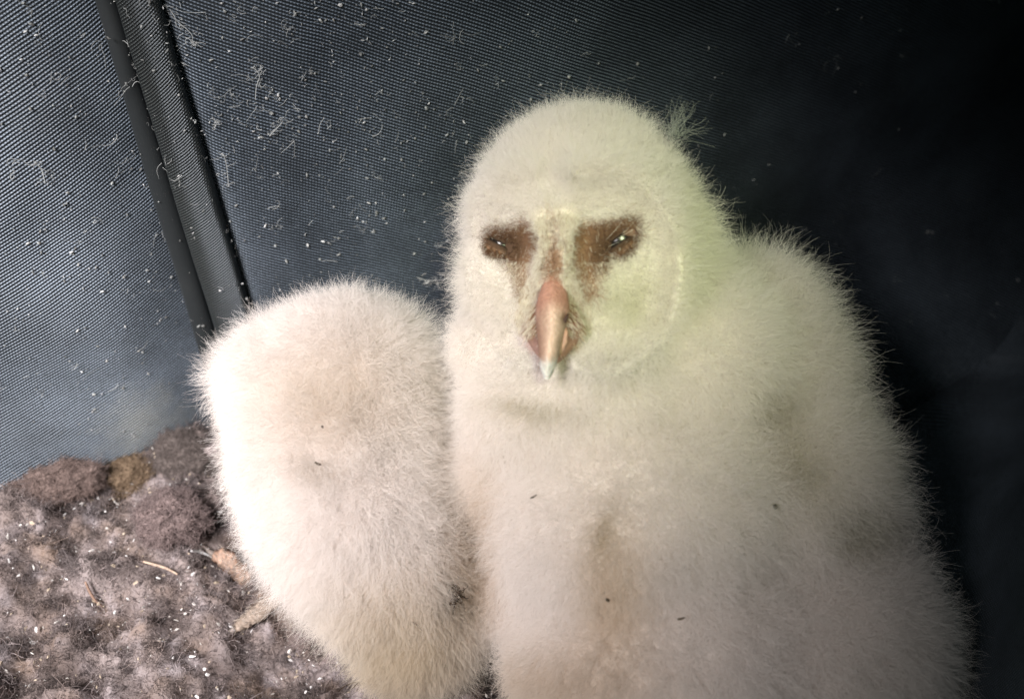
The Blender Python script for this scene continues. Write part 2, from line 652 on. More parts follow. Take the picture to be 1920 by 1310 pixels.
NF = 110000
r1 = np.random.default_rng(11)
lp, ln, _, _ = sample_mesh(me, NF, r1, lambda c, n: vis_keep(c, n) * np.where(c[:, 0] > 0.02, 0.1, 1.0))
fp, fr = curl_fibres(lp - ln * 0.0005, ln, NF, 0.0015, 0.008, 0.00009, 12, 0.45, 6, 1.1)
fc = litter_color(lp) * (0.45 + 1.5 * r1.random((NF, 1)) ** 1.8)
# woolly tufts standing up from the mat
NT, PT = 1100, 60
tpos, tn, _, _ = sample_mesh(me, NT, r1, lambda c, n: vis_keep(c, n) * np.where(c[:, 0] > 0.0, 0.05, 1.0))
tdir = norm(tn * 0.7 + r1.normal(size=(NT, 3)) * 0.7)
troot = np.repeat(tpos, PT, 0) + r1.normal(size=(NT * PT, 3)) * 0.0018
tf, tr = curl_fibres(troot, np.repeat(tdir, PT, 0), NT * PT, 0.002, 0.008, 0.00008, 14, 1.6, 6, 0.9)
tc = np.repeat(litter_color(tpos) * (0.45 + 1.0 * r1.random((NT, 1)) ** 1.5), PT, 0) * (0.7 + 0.6 * r1.random((NT * PT, 1)))
fp, fr, fc = np.concatenate([fp, tf]), np.concatenate([fr, tr]), np.concatenate([fc, tc])
hair("litter_fibres", fp, fr, fc, M_FIBRE, litter)


def chip_cloud(name, pts, nrms, smin, smax, cols, mat, parent, seed):
    """small irregular flakes lying at the given points"""
    r = np.random.default_rng(seed)
    V, Fc, Cc = [], [], []
    for p, n in zip(pts, nrms):
        s = smin + (smax - smin) * r.random() ** 3
        q = norm(n + r.normal(size=3) * 0.5)
        a = norm(np.cross(q, r.normal(size=3)))
        b_ = np.cross(q, a)
        el = 0.2 + 0.6 * r.random()
        base = len(V)
        k = 5
        col = cols[r.integers(len(cols))] * (0.7 + 0.5 * r.random())
        for i in range(k):
            t = 2 * math.pi * i / k
            rr = s * (0.6 + 0.5 * r.random())
            V.append(p + a * math.cos(t) * rr + b_ * math.sin(t) * rr * el + q * s * 0.1)
        V.append(p + q * s * 0.5)
        V.append(p - q * s * 0.2)
        for i in range(k):
            Fc.append((base + i, base + (i + 1) % k, base + k))
            Fc.append((base + (i + 1) % k, base + i, base + k + 1))
        Cc += [col] * (k + 2)
    m_ = mesh_from(name, V, Fc, False)
    set_color(m_, np.array(Cc))
    return link(name, m_, mat, parent)


r2 = np.random.default_rng(21)
cp, cn, _, _ = sample_mesh(me, 4000, r2, lambda c, n: vis_keep(c, n) * np.where(c[:, 0] > 0.0, 0.05, 1.0))
WHITE = [np.array((0.75, 0.75, 0.76)), np.array((0.6, 0.58, 0.56)), np.array((0.5, 0.42, 0.33))]
chips = chip_cloud("bone_flakes", cp + cn * 0.0028, cn, 0.00025, 0.0015, WHITE, M_CHIP, None, 22)
tag(chips, "tiny white flakes and bone crumbs scattered over the brown litter", "flakes", kind="stuff")


# ------------------------------------------------------------------ blobs for living bodies and pellets
def ellipsoid(bm, c, rad, axes=None, sub=3):
    r = bmesh.ops.create_icosphere(bm, subdivisions=sub, radius=1.0)
    M = Matrix.Identity(3) if axes is None else Matrix(axes).transposed()
    for v in r["verts"]:
        q = Vector((v.co.x * rad[0], v.co.y * rad[1], v.co.z * rad[2]))
        v.co = M @ q + Vector([float(t) for t in c])


def remesh(bm, voxel, its):
    t = bpy.data.meshes.new("tmp")
    bm.to_mesh(t)
    bm.free()
    o = bpy.data.objects.new("tmp", t)
    COL.objects.link(o)
    m = o.modifiers.new("r", 'REMESH')
    m.mode = 'VOXEL'
    m.voxel_size = voxel
    s = o.modifiers.new("s", 'SMOOTH')
    s.factor = 0.5
    s.iterations = its
    dg = bpy.context.evaluated_depsgraph_get()
    dg.update()
    res = bpy.data.meshes.new_from_object(o.evaluated_get(dg))
    bpy.data.objects.remove(o)
    bpy.data.meshes.remove(t)
    return smooth(res)


def blob_body(blobs, voxel=0.0014, its=40):
    bm = bmesh.new()
    for (px, py, d, r, *rest) in blobs:
        k = d / FPX
        sx, sy, sz = rest if rest else (1, 1, 1)
        ellipsoid(bm, P(px, py, d), (r * k * sx, r * k * sy, r * k * sz), [cR, cU, cF])
    return remesh(bm, voxel, its)


def down_coat(name, me, parent, n, length, color, flow, seed, mat=M_DOWN, n_guides=5000, clump=0.55, r0=0.00007, spread=0.55, K=5, curl=0.35, density=None):
    """length(px,py,pos,nrm)->metres ; color(px,py,pos)->rgb ; flow: direction the down is combed"""
    r = np.random.default_rng(seed)

    def keep(c, nn):
        v = norm(CAM - c)
        f = (nn * v).sum(1)
        w = np.where(f > -0.35, 1.0, 0.25)
        if density is not None:
            pr = project(c)
            w = w * density(pr[:, 0], pr[:, 1], f)
        return w * np.where(c[:, 2] < 0.0, 0.1, 1.0)

    pos, nrm, _, _ = sample_mesh(me, n, r, keep)
    gp, gn, _, _ = sample_mesh(me, n_guides, r, keep)

    def paths(p, nn, rr, cr):
        fl_ = flow(p, nn)
        fl_ = fl_ - nn * (fl_ * nn).sum(1, keepdims=True)
        d = norm(nn + fl_ + wavefield(p, 0.03, seed + 1) * 0.22 + wavefield(p, 0.008, seed + 2) * 0.22 + rr.normal(size=p.shape) * cr)
        pr = project(p)
        L = length(pr[:, 0], pr[:, 1], p, nn)
        ax = norm(rr.normal(size=p.shape))
        out = np.zeros((len(p), K, 3))
        out[:, 0] = p
        for k in range(1, K):
            d = norm(d + np.cross(ax, d) * (curl * rr.random((len(p), 1))) + fl_ * 0.12)
            out[:, k] = out[:, k - 1] + d * (L / (K - 1))[:, None]
        return out, L

    hp, L = paths(pos, nrm, r, spread)
    L_j = (0.45 + 0.85 * r.random(n) ** 1.3) * (1 + 0.22 * wavefield(pos, 0.012, seed + 5)[:, 0])
    hp = pos[:, None] + (hp - pos[:, None]) * L_j[:, None, None]
    gpth, _ = paths(gp, gn, r, spread * 0.4)
    kd = KDTree(n_guides)
    for i, g in enumerate(gp):
        kd.insert(g, i)
    kd.balance()
    gi = np.array([kd.find(p)[1] for p in pos])
    s = np.linspace(0, 1, K)[None, :, None] ** 1.4
    ck = (clump * r.random(n) ** 0.7)[:, None, None]
    hp = hp + (gpth[gi] - hp) * s * ck
    rad = r0 * (0.6 + 0.8 * r.random(n))[:, None] * np.linspace(1, 0.35, K)[None]
    pr = project(pos)
    col = color(pr[:, 0], pr[:, 1], pos) * (0.97 + 0.06 * r.random((n, 1)))
    return hair(name, hp, rad, np.clip(col, 0, 0.95), mat, parent)


WH = np.array((0.925, 0.885, 0.862))


def stain(base, spots, px, py):  # blends stain spots and painted light into the base colour
    c = np.tile(base, (len(px), 1)).astype(float)
    for (cx, cyy, rx, ry, rot, colr, amt) in spots:
        w = (gauss(px, py, cx, cyy, rx, ry, rot) * amt)[:, None]
        c = c * (1 - w) + np.array(colr) * w
    return c


# ------------------------------------------------------------------ smaller owlet, back turned
small = empty("owlet", P(680, 1240, 0.38))
tag(small, "smaller white downy owlet hunched with its back turned beside the litter", "owlet", "downy owlets huddled together")
SMALL_BLOBS = [
    (668, 715, 0.362, 143), (580, 750, 0.366, 128), (476, 712, 0.374, 58), (540, 695, 0.370, 92), (640, 690, 0.362, 130),
    (690, 800, 0.358, 130), (620, 850, 0.358, 162), (665, 950, 0.358, 172), (730, 1040, 0.362, 158),
    (772, 1115, 0.366, 124), (785, 1185, 0.372, 98), (750, 900, 0.362, 100), (775, 1010, 0.366, 105)]
sm = blob_body(SMALL_BLOBS, 0.0014, 45)
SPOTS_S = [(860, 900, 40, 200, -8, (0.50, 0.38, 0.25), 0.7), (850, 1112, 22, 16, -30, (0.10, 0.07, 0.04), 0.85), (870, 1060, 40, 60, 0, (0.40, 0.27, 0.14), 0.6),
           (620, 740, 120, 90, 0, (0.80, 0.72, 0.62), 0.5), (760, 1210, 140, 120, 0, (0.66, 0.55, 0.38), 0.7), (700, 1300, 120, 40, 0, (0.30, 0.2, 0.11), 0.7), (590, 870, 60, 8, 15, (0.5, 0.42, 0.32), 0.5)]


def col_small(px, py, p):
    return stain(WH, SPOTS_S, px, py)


def len_small(px, py, p, n):
    return 0.0085 - 0.0025 * sstep(700, 560, py)


V = verts_of(sm)
pr = project(V)
set_color(sm, col_small(pr[:, 0], pr[:, 1], V))
sbody = link("body", sm, M_SKIN, small)


def flow_small(p, n):
    f = np.tile(np.array([-0.25, -0.25, -0.45]), (len(p), 1))
    return f


down_coat("down", sm, small, 210000, lambda a, b_, p, n: len_small(a, b_, p, n) * 0.85, col_small, flow_small, 31, clump=0.25, r0=0.000034, spread=0.9, curl=0.8)
down_coat("down", sm, small, 90000, lambda a, b_, p, n: len_small(a, b_, p, n) * 1.5, col_small, flow_small, 33, clump=0.70, r0=0.000036, spread=0.5, curl=0.6, n_guides=4500)

# ------------------------------------------------------------------ larger owlet, facing the camera
big = empty("owlet", P(1300, 1330, 0.39))
tag(big, "larger sleepy white owlet facing forward with pink beak and half shut eyes", "owlet", "downy owlets huddled together")
BIG_BLOBS = [
    (1086, 446, 0.338, 200, 1.03, 1.02, 0.95), (1090, 406, 0.340, 188), (1000, 520, 0.336, 130), (1180, 530, 0.340, 155), (1060, 590, 0.338, 130),
    (1155, 412, 0.346, 142), (1195, 480, 0.347, 138), (1290, 545, 0.360, 80), (1120, 720, 0.346, 215), (1050, 760, 0.346, 175), (1250, 700, 0.352, 210), (1402, 622, 0.377, 136), (1390, 735, 0.372, 190),
    (1200, 960, 0.350, 270), (1080, 1000, 0.352, 165), (1400, 930, 0.366, 250), (1490, 1000, 0.374, 185), (1250, 1200, 0.354, 280), (1150, 1230, 0.356, 190),
    (1450, 1200, 0.368, 285), (1570, 1220, 0.380, 190), (1300, 1380, 0.366, 300), (1540, 890, 0.376, 108), (990, 880, 0.354, 130), (985, 1080, 0.362, 110), (935, 650, 0.350, 85)]
bg_me = blob_body(BIG_BLOBS, 0.0013, 28)

# face sculpt: everything in the plane of the face (head-facing direction fdir)
fdir = norm(np.array([-0.16, -0.83, 0.50]))
V = verts_of(bg_me)
pr = project(V)
px, py, dp = pr[:, 0], pr[:, 1], pr[:, 2]
nrm_b = normals_of(bg_me)
front = ((nrm_b * norm(CAM - V)).sum(1) > 0.1) & (py < 760) & (px > 820) & (px < 1360)
disp = np.zeros(len(V))
disp -= 0.0050 * gauss(px, py, 955, 470, 60, 60)
disp -= 0.0050 * gauss(px, py, 1140, 470, 70, 65)
disp -= 0.0030 * gauss(px, py, 935, 560, 50, 90)
disp -= 0.0030 * gauss(px, py, 1160, 580, 60, 90)
disp += 0.0050 * gauss(px, py, 1042, 520, 34, 120)
disp += 0.0024 * gauss(px, py, 1018, 470, 14, 80, -6)
disp += 0.0024 * gauss(px, py, 1062, 470, 14, 70, 4)
rim = np.abs(np.hypot((px - 1130) / 150, (py - 500) / 190) - 1)
disp += 0.0062 * np.exp(-(rim / 0.13) ** 2) * (px > 1075)
rim2 = np.abs(np.hypot((px - 985) / 115, (py - 500) / 180) - 1)
disp += 0.0036 * np.exp(-(rim2 / 0.09) ** 2) * (px < 1010)
disp -= 0.002 * gauss(px, py, 1045, 320, 16, 50)
V[front] += fdir * disp[front, None]
bg_me.vertices.foreach_set("co", V.astype(np.float32).ravel())
bg_me.update()

PATCH_L = [(905, 436), (921, 424), (955, 424), (990, 411), (998, 430), (1014, 447), (1006, 474), (996, 500), (990, 535), (980, 560), (966, 530), (954, 502), (935, 480), (907, 457)]
PATCH_R = [(1072, 428), (1100, 418), (1150, 412), (1197, 402), (1199, 452), (1155, 470), (1140, 500), (1117, 528), (1112, 560), (1098, 560), (1082, 530), (1072, 500), (1069, 461)]
LINE_C = [(1027, 397), (1036, 400), (1042, 420), (1045, 450), (1060, 488), (1048, 500), (1044, 530), (1026, 530), (1028, 505), (1018, 490), (1034, 455), (1036, 425)]
CERE = [(1010, 548), (1020, 522), (1050, 522), (1064, 550), (1080, 585), (1092, 612), (1084, 642), (1060, 668), (1016, 668), (996, 652), (986, 628), (992, 600), (1002, 575)]
JIT = np.random.default_rng(5)


def face_zone(px, py, jit=True):
    """0 down, 1 bare brown, 2 pink gape, 3 white bristles, 4 short disc"""
    jx = px + (JIT.normal(size=px.shape) * 8.0 if jit else 0)
    jy = py + (JIT.normal(size=px.shape) * 8.0 if jit else 0)
    z = np.zeros(px.shape, int)
    z[(((jx - 985) / 105) ** 2 + ((jy - 510) / 130) ** 2 < 1) | (((jx - 1130) / 115) ** 2 + ((jy - 510) / 140) ** 2 < 1)] = 4
    z[in_poly(jx, jy, [(990, 400), (1028, 390), (1085, 395), (1072, 440), (1075, 520), (1095, 570), (1100, 610), (976, 610), (976, 560), (1000, 500), (1014, 447)])] = 3
    z[in_poly(jx, jy, PATCH_L)] = 1
    z[in_poly(jx, jy, PATCH_R)] = 1
    z[in_poly(jx, jy, LINE_C)] = 1
    z[in_poly(jx, jy, CERE)] = 2
    return z


STAIN_LIGHT_SPOTS_B = [(1135, 1000, 14, 45, 12, (0.36, 0.27, 0.13), 0.65), (1150, 1110, 60, 130, 0, (0.70, 0.56, 0.38), 0.5), (1445, 770, 30, 42, 0, (0.42, 0.37, 0.24), 0.6), (1490, 870, 38, 70, -35, (0.5, 0.45, 0.32), 0.45),
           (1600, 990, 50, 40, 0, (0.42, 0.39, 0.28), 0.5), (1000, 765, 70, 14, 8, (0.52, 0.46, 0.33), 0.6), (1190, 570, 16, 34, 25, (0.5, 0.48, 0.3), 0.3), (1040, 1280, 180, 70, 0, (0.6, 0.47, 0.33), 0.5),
           (905, 1050, 30, 150, 0, (0.55, 0.40, 0.25), 0.6), (840, 570, 14, 14, 0, (0.4, 0.35, 0.2), 0.5), (1300, 480, 30, 110, 0, (0.70, 0.72, 0.52), 0.4), (1170, 560, 90, 110, 0, (0.76, 0.76, 0.60), 0.5)]  # last two spots paint the yellow-green light onto the head
BROWN = np.array((0.225, 0.130, 0.085))
PINK = np.array((0.52, 0.25, 0.19))


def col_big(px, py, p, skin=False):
    c = stain(WH, STAIN_LIGHT_SPOTS_B, px, py)
    z = face_zone(px, py, not skin)
    near = (py < 720) & (px > 860) & (px < 1260)
    dark = 0.55 + 0.45 * np.abs(np.sin(px * 0.21 + py * 0.13))
    eyew = np.maximum(gauss(px, py, 950, 462, 40, 26, 20), gauss(px, py, 1150, 462, 50, 28, -35))[:, None]
    pinkish = np.clip(gauss(px, py, 1086, 485, 28, 70) + gauss(px, py, 990, 500, 20, 60) + gauss(px, py, 1105, 540, 25, 35), 0, 1)[:, None]
    br = (BROWN * (1 - pinkish) + np.array((0.43, 0.27, 0.18)) * pinkish) * (0.75 + 0.5 * dark[:, None]) * (1 - 0.72 * eyew)
    m = (z == 1) & near
    c[m] = br[m]
    if skin:
        c[~m | ~near] *= np.array((0.80, 0.77, 0.75))
        c[near & ((z == 4) | (z == 0))] *= 0.76
    else:
        tan = m & (JIT.random(px.shape) < 0.14 + 0.16 * sstep(460, 520, py))
        c[tan] = np.array((0.46, 0.29, 0.18))
    m = (z == 2) & near
    c[m] = PINK if skin else np.array((0.78, 0.62, 0.54))
    m = (z == 3) & near
    low = sstep(470, 520, py)[m][:, None]
    c[m] = (np.array((0.72, 0.65, 0.58)) * (1 - low) + np.array((0.40, 0.25, 0.18)) * low if skin else np.array((0.93, 0.89, 0.83)))
    if not skin:
        tan = m & (JIT.random(px.shape) < 0.15 * sstep(500, 560, py))
        c[tan] = np.array((0.45, 0.30, 0.20))
    return c


def len_big(px, py, p, n):
    L = 0.0082 + 0.0010 * np.sin(px * 0.01)
    L = L + 0.0025 * sstep(1300, 1600, px)
    head = (py < 700) & (px > 850) & (px < 1290)
    L = np.where(head, 0.0068, L)
    z = face_zone(px, py)
    fr = (n * norm(CAM - p)).sum(1) > 0.0
    near = (py < 720) & (px > 860) & (px < 1260) & fr
    L = np.where(near & (z == 4), 0.0055, L)
    L = np.where(near & (z == 3), 0.0034, L)
    L = np.where(near & (z == 1), 0.0013, L)
    L = np.where(near & (z == 2), 0.0016, L)
    # down standing just around the bare patches is kept short enough not to cover them
    d = np.minimum(np.hypot((px - 955) / 75, (py - 465) / 70), np.hypot((px - 1130) / 90, (py - 470) / 75))
    d = np.minimum(d, np.hypot((px - 1040) / 85, (py - 610) / 85))
    L = np.where(near & (z == 0) | near & (z == 4), np.minimum(L, 0.0027 + 0.0040 * sstep(0.8, 1.35, d)), L)
    return L


V = verts_of(bg_me)
pr = project(V)
acc = np.zeros((len(V), 3))
for _ in range(14):
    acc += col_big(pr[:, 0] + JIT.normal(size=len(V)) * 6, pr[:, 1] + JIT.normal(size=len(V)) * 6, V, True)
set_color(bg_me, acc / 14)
bbody = link("body", bg_me, M_SKIN, big)
BIG_BVH = BVHTree.FromPolygons([tuple(v) for v in V], [tuple(p.vertices) for p in bg_me.polygons])
SM_BVH = BVHTree.FromPolygons([tuple(v) for v in verts_of(sm)], [tuple(p.vertices) for p in sm.polygons])


def flow_big(p, n):
    pr = project(p)
    px, py = pr[:, 0], pr[:, 1]
    head = ((py < 640) & (px < 1290))[:, None]
    # on the head the down radiates away from the beak; on the body it hangs
    rad = cR[None] * ((px - 1042) / 200)[:, None] + cU[None] * (-(py - 480) / 200)[:, None]
    rad = norm(rad) * 0.55
    up = (sstep(420, 260, py) * 0.2)[:, None] * cU[None]
    body = np.tile(np.array([0.1, -0.2, -0.5]), (len(p), 1))
    return np.where(head, rad + up, body)


face_dense = lambda px, py, f: (1.0 + 1.8 * ((py < 620) & (px > 890) & (px < 1210)) + 2.5 * (in_poly(px, py, PATCH_L) | in_poly(px, py, PATCH_R))) * ((gauss(px, py, 1164, 449, 34, 11, -36) < 0.4) & (gauss(px, py, 942, 459, 26, 9, 27) < 0.4) & ~in_poly((px - 1036) / 0.76 + 1036, (py - 608) / 0.76 + 608, CERE))
off_face = lambda px, py, f: 1.0 * ~((py < 690) & (px > 890) & (px < 1215) & (py > 390))
down_coat("down", bg_me, big, 385000, lambda a, b_, p, n: len_big(a, b_, p, n) * 0.85, col_big, flow_big, 41, n_guides=8000, clump=0.25, r0=0.000035, spread=0.9, curl=0.8, density=face_dense)
down_coat("down", bg_me, big, 130000, lambda a, b_, p, n: len_big(a, b_, p, n) * 1.38, col_big, flow_big, 43, n_guides=8000, clump=0.56, r0=0.000034, spread=0.58, curl=0.75, density=off_face)


def surf(px, py, bvh=BIG_BVH):
    h = bvh.ray_cast(Vector(CAM), Vector(ray(px, py)))
    return np.array(h[0]), np.array(h[1])


def depth_of(p):
    return float((np.array(p) - CAM) @ cF)


# --- beak: lofted upper mandible with a keeled ridge, hooked tip
d0 = depth_of(surf(1038, 535)[0])
KX, ML = d0 / FPX, 0.001
sp_px = [(1037, 518), (1038, 535), (1037, 560), (1036, 585), (1034, 612), (1031, 640), (1029, 666), (1027, 690), (1026, 709)]
hw = [9, 21, 29, 32, 29, 23, 19, 14, 6]
off = [-0.6, 1.6, 3.8, 5.6, 7.2, 8.2, 8.2, 7.4, 6.4]
th_ = [1.2, 2.6, 4.4, 5.6, 5.8, 5.0, 3.6, 2.2, 0.6]
NS = 34
S = spline(np.column_stack([sp_px, hw, off, th_]), NS)
bv, bf, bc = [], [], []
NK = 24
for i in range(NS):
    x, y, w, o_, t_ = S[i]
    for k in range(NK):
        a = 2 * math.pi * k / NK
        ca_, sa_ = math.cos(a), math.sin(a)
        keel = max(0, ca_) ** 3
        dx = sa_ * w * (1 - 0.25 * keel)
        do = (o_ + (ca_ - 1) * t_ * (1.0 if ca_ < 0 else 0.9) + keel * 0.5) * ML
        # nostril dimple on the right side
        g = math.exp(-((y - 598) / 11) ** 2 - ((x + dx - 1059) / 7) ** 2) if ca_ > -0.2 else 0
        do -= 0.0014 * g
        bv.append(P(x + dx, y + 2 * ca_, d0 - do))
        tt = i / (NS - 1)
        cere = np.array((0.47, 0.245, 0.19)) * (0.85 + 0.3 * (0.5 + 0.5 * noise.noise(Vector((x * 0.09, dx * 0.12, y * 0.09)))))
        horn = np.array((0.68, 0.485, 0.40)) * (0.85 + 0.4 * keel) * (0.9 + 0.25 * noise.noise(Vector((dx * 0.25, y * 0.03, 4))))  # paler keel paints a highlight along the ridge
        tip = np.array((0.94, 0.92, 0.90)) * (0.8 + 0.3 * noise.noise(Vector((dx * 0.3, y * 0.16, 9))))
        m1 = float(sstep(0.30, 0.52, np.array(tt + 0.10 * keel)))
        m2 = float(sstep(0.74, 0.84, np.array(tt + 0.05 * noise.noise(Vector((dx * 0.2, y * 0.1, 2))))))
        c = cere * (1 - m1) + horn * m1
        c = c * (1 - m2) + tip * m2
        side = max(0.0, -sa_) * 0.85 * m1 * (1 - m2)  # left side shading painted into the horn colour
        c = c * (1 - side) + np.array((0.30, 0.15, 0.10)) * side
        c = c * (1 - 0.8 * g) + np.array((0.12, 0.05, 0.03)) * 0.8 * g
        bc.append(c)
for i in range(NS - 1):
    for k in range(NK):
        k2 = (k + 1) % NK
        bf.append((i * NK + k, i * NK + k2, (i + 1) * NK + k2, (i + 1) * NK + k))
bf.append(tuple(range(NK)))
bf.append(tuple((NS - 1) * NK + k for k in reversed(range(NK))))
beak_me = mesh_from("beak", bv, bf)
set_color(beak_me, np.array(bc))
beak = link("beak", beak_me, M_BEAK, big)
# nostril, a small dark pit set in the dimple
bb = BVHTree.FromPolygons([tuple(map(float, v)) for v in bv], bf)
h = bb.ray_cast(Vector(CAM), Vector(ray(1059, 598)))
if h[0] is not None:
    bm = bmesh.new()
    ellipsoid(bm, np.array(h[0]) - np.array(h[1]) * 0.00025, (0.0006, 0.0016, 0.0004), [cR, norm(cU + 0.4 * cR), cF], 2)
    nm = bpy.data.meshes.new("nostril")
    bm.to_mesh(nm)
    bm.free()
    set_color(smooth(nm), np.tile(np.array((0.05, 0.02, 0.014)), (len(nm.vertices), 1)))
    link("nostril", nm, M_BEAK, beak)


# the pink wrinkled gape that flanks the beak, and the edge of the lower mandible
def fold(name, pix, rads, offs, col0, col1, parent=big, mat=M_BEAK, n=16, squash=0.7):
    q = spline(np.column_stack([pix, rads, offs]), n)
    pts = [P(a, b_, d0 - o_ * ML) for a, b_, _, o_ in q]
    v, f = tube(pts, [max(r_, 0.5) * KX for _, _, r_, _ in q], 12, True, squash, up=-cF)
    m_ = mesh_from(name, v, f)
    t = np.repeat(np.linspace(0, 1, n), 12)[:, None]
    vv = np.array(v)
    set_color(m_, (np.array(col0) * (1 - t) + np.array(col1) * t) * (1 + 0.22 * wavefield(vv, 0.002, 8)[:, :1]))
    return link(name, m_, mat, parent)


GAPE = [(1036, 535), (1016, 550), (1002, 575), (990, 604), (986, 630), (998, 654), (1013, 672), (1028, 684), (1046, 680), (1066, 664), (1083, 641), (1092, 614), (1084, 590), (1068, 564), (1052, 546)]
go = spline(GAPE + [GAPE[0]], 57)[:-1]
gv, gf, gc = [], [], []
NR = 14
for j in range(NR):
    t = (j + 0.4) / (NR - 0.6)
    for i in range(56):
        q = np.array([1036, 612]) * (1 - t) + go[i] * t
        ds = depth_of(surf(q[0], q[1])[0])
        k_ = 1 - t * t
        dpt = min(ds, d0 + 0.004) * (1 - k_) + (d0 - 0.0030) * k_
        wr = 0.0006 * noise.noise(Vector((q[0] * 0.13, q[1] * 0.035, 1.0)))
        gv.append(P(q[0], q[1], dpt - 0.0004 + wr + 0.0016 * max(0, t - 0.9) * 10))
        mx = 0.5 + 0.5 * noise.noise(Vector((q[0] * 0.07, q[1] * 0.03, 5)))
        cc = (np.array((0.30, 0.13, 0.09)) * (1 - mx) + np.array((0.52, 0.30, 0.235)) * mx) * (0.85 + 0.3 * noise.noise(Vector((q[0] * 0.3, q[1] * 0.1, 7))))
        lowp = float(sstep(600, 660, np.array(q[1]))) * float(sstep(0.4, 0.9, np.array(t)))
        cc = cc * (0.72 + 0.28 * float(sstep(0.35, 0.9, np.array(t)))) * (1 - lowp) + np.array((0.60, 0.36, 0.30)) * lowp
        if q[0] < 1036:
            cc = cc * 0.80  # shadow on the left half painted into the colour
        gc.append(cc)
for j in range(NR - 1):
    for i in range(56):
        i2 = (i + 1) % 56
        gf.append((j * 56 + i, j * 56 + i2, (j + 1) * 56 + i2, (j + 1) * 56 + i))
gf.append(tuple(range(55, -1, -1)))
gm = mesh_from("gape", gv, gf)
set_color(gm, np.array(gc))
gape = link("gape", gm, M_BEAK, big)
rg = np.random.default_rng(91)


def gape_keep(c_, n_):
    q_ = project(c_)
    return 1.0 * (np.abs(q_[:, 0] - 1036) > 0.10 * (q_[:, 1] - 380)) * (q_[:, 1] < 628) + 0.03


gp_, gn_, _, _ = sample_mesh(gm, 420, rg, gape_keep)
gn_ = gn_ * np.sign((gn_ * -cF).sum(1, keepdims=True))
gs_ = np.sign(project(gp_)[:, 0] - 1036)[:, None]
gd_ = norm(-cU[None] * 1.0 + cR[None] * gs_ * 0.25 + gn_ * 0.45 + rg.normal(size=gp_.shape) * 0.22)
gh_ = gp_[:, None] + gd_[:, None] * np.linspace(0, 1, 4)[None, :, None] * (0.001 + 0.0022 * rg.random((420, 1, 1)))
gcol = np.where(rg.random((420, 1)) < 0.68, np.array([[0.90, 0.84, 0.75]]), np.array([[0.36, 0.21, 0.12]]))
hair("bristles", gh_, np.full((420, 4), 0.00008) * np.linspace(1, 0.5, 4)[None], gcol, M_DOWN, gape)
fold("lower_mandible", [(1052, 606), (1058, 628), (1055, 648), (1046, 668)], [7, 8, 7, 3], [2.8, 3.6, 3.8, 3.6], (0.40, 0.22, 0.155), (0.50, 0.33, 0.25))


# --- eyes: dark wet ball behind two wrinkled lids that leave a narrow slit
def make_eye(cx, cy_, ang, ball_px, slit_deg, gap):
    p, n = surf(cx, cy_)
    r_ = ball_px * KX
    ex = norm(cR * math.cos(R_(ang)) + cU * math.sin(R_(ang)))
    fz = norm(-cF * 0.9 + fdir * 0.3)
    ex = norm(ex - fz * (ex @ fz))
    ey = np.cross(fz, ex)
    c = p - fz * r_ * 0.91
    bm = bmesh.new()
    ellipsoid(bm, c, (r_, r_, r_), None, 4)
    m_ = bpy.data.meshes.new("eye")
    bm.to_mesh(m_)
    bm.free()
    link("eye", smooth(m_), m_eye, big)
    for sgn in (1, -1):
        V_, F_, C_ = [], [], []
        na, nb = 28, 14
        for j in range(nb):
            t = j / (nb - 1)
            for i in range(na):
                lon = R_(-78 + 156 * i / (na - 1))
                open_ = R_(gap) * max(0.0, math.cos(lon * 180 / (2 * slit_deg) if abs(lon) < R_(slit_deg) else math.pi / 2))
                lat = open_ * (1 if sgn > 0 else 0.6) + (R_(72) - open_) * t
                rr = r_ * (1.03 + 0.07 * math.exp(-(t / 0.12) ** 2) + 0.035 * math.sin(t * 24 + 1.3 * math.sin(lon * 3)) * (1 - t) + 0.02 * noise.noise(Vector((lon * 5, t * 6, sgn * 3 + cx))))
                if j == 0:
                    rr = r_ * 1.01
                q = c + rr * (math.cos(lat) * math.sin(lon) * ex + sgn * math.sin(lat) * ey + math.cos(lat) * math.cos(lon) * fz)
                V_.append(q)
                k = math.exp(-(t / 0.18) ** 2)
                w = 0.5 + 0.5 * math.sin(t * 24 + 1.3 * math.sin(lon * 3))
                k = max(k, 1.1 * math.exp(-(t / 0.10) ** 4))
                C_.append(np.array((0.20, 0.115, 0.07)) * (0.6 + 0.55 * w) * max(0.04, 1 - 0.86 * k) * (1 + 0.35 * noise.noise(Vector((lon * 9, t * 11, sgn)))))
        for j in range(nb - 1):
            for i in range(na - 1):
                a_ = j * na + i
                F_.append((a_, a_ + 1, a_ + na + 1, a_ + na) if sgn > 0 else (a_, a_ + na, a_ + na + 1, a_ + 1))
        lm = mesh_from("eyelid", V_, F_)
        set_color(lm, np.array(C_))
        lo = link("eyelid", lm, M_SKIN, big)
        rl = np.random.default_rng(int(cx) + sgn)
        lp_, ln_, _, _ = sample_mesh(lm, 420, rl, lambda c_, n_: 1.0 * (((c_ - c) @ ey) * sgn > r_ * 0.30))
        nn_ = ln_ * np.sign((ln_ * fz).sum(1, keepdims=True))
        dirs_ = norm(nn_ * 0.5 + ey[None] * sgn * 0.9 + rl.normal(size=(420, 3)) * 0.35)
        tt_ = np.linspace(0, 1, 4)[None, :, None]
        hp_ = lp_[:, None] + dirs_[:, None] * tt_ * (0.0006 + 0.0011 * rl.random((420, 1, 1)))
        cc_ = np.where(rl.random((420, 1)) < (0.06 if sgn > 0 else 0.12), np.array([[0.6, 0.5, 0.4]]), np.array([[0.20, 0.11, 0.065]])) * (0.7 + 0.5 * rl.random((420, 1)))
        hair("lid_bristles", hp_, np.full((420, 4), 0.00005), cc_, M_DOWN, lo)


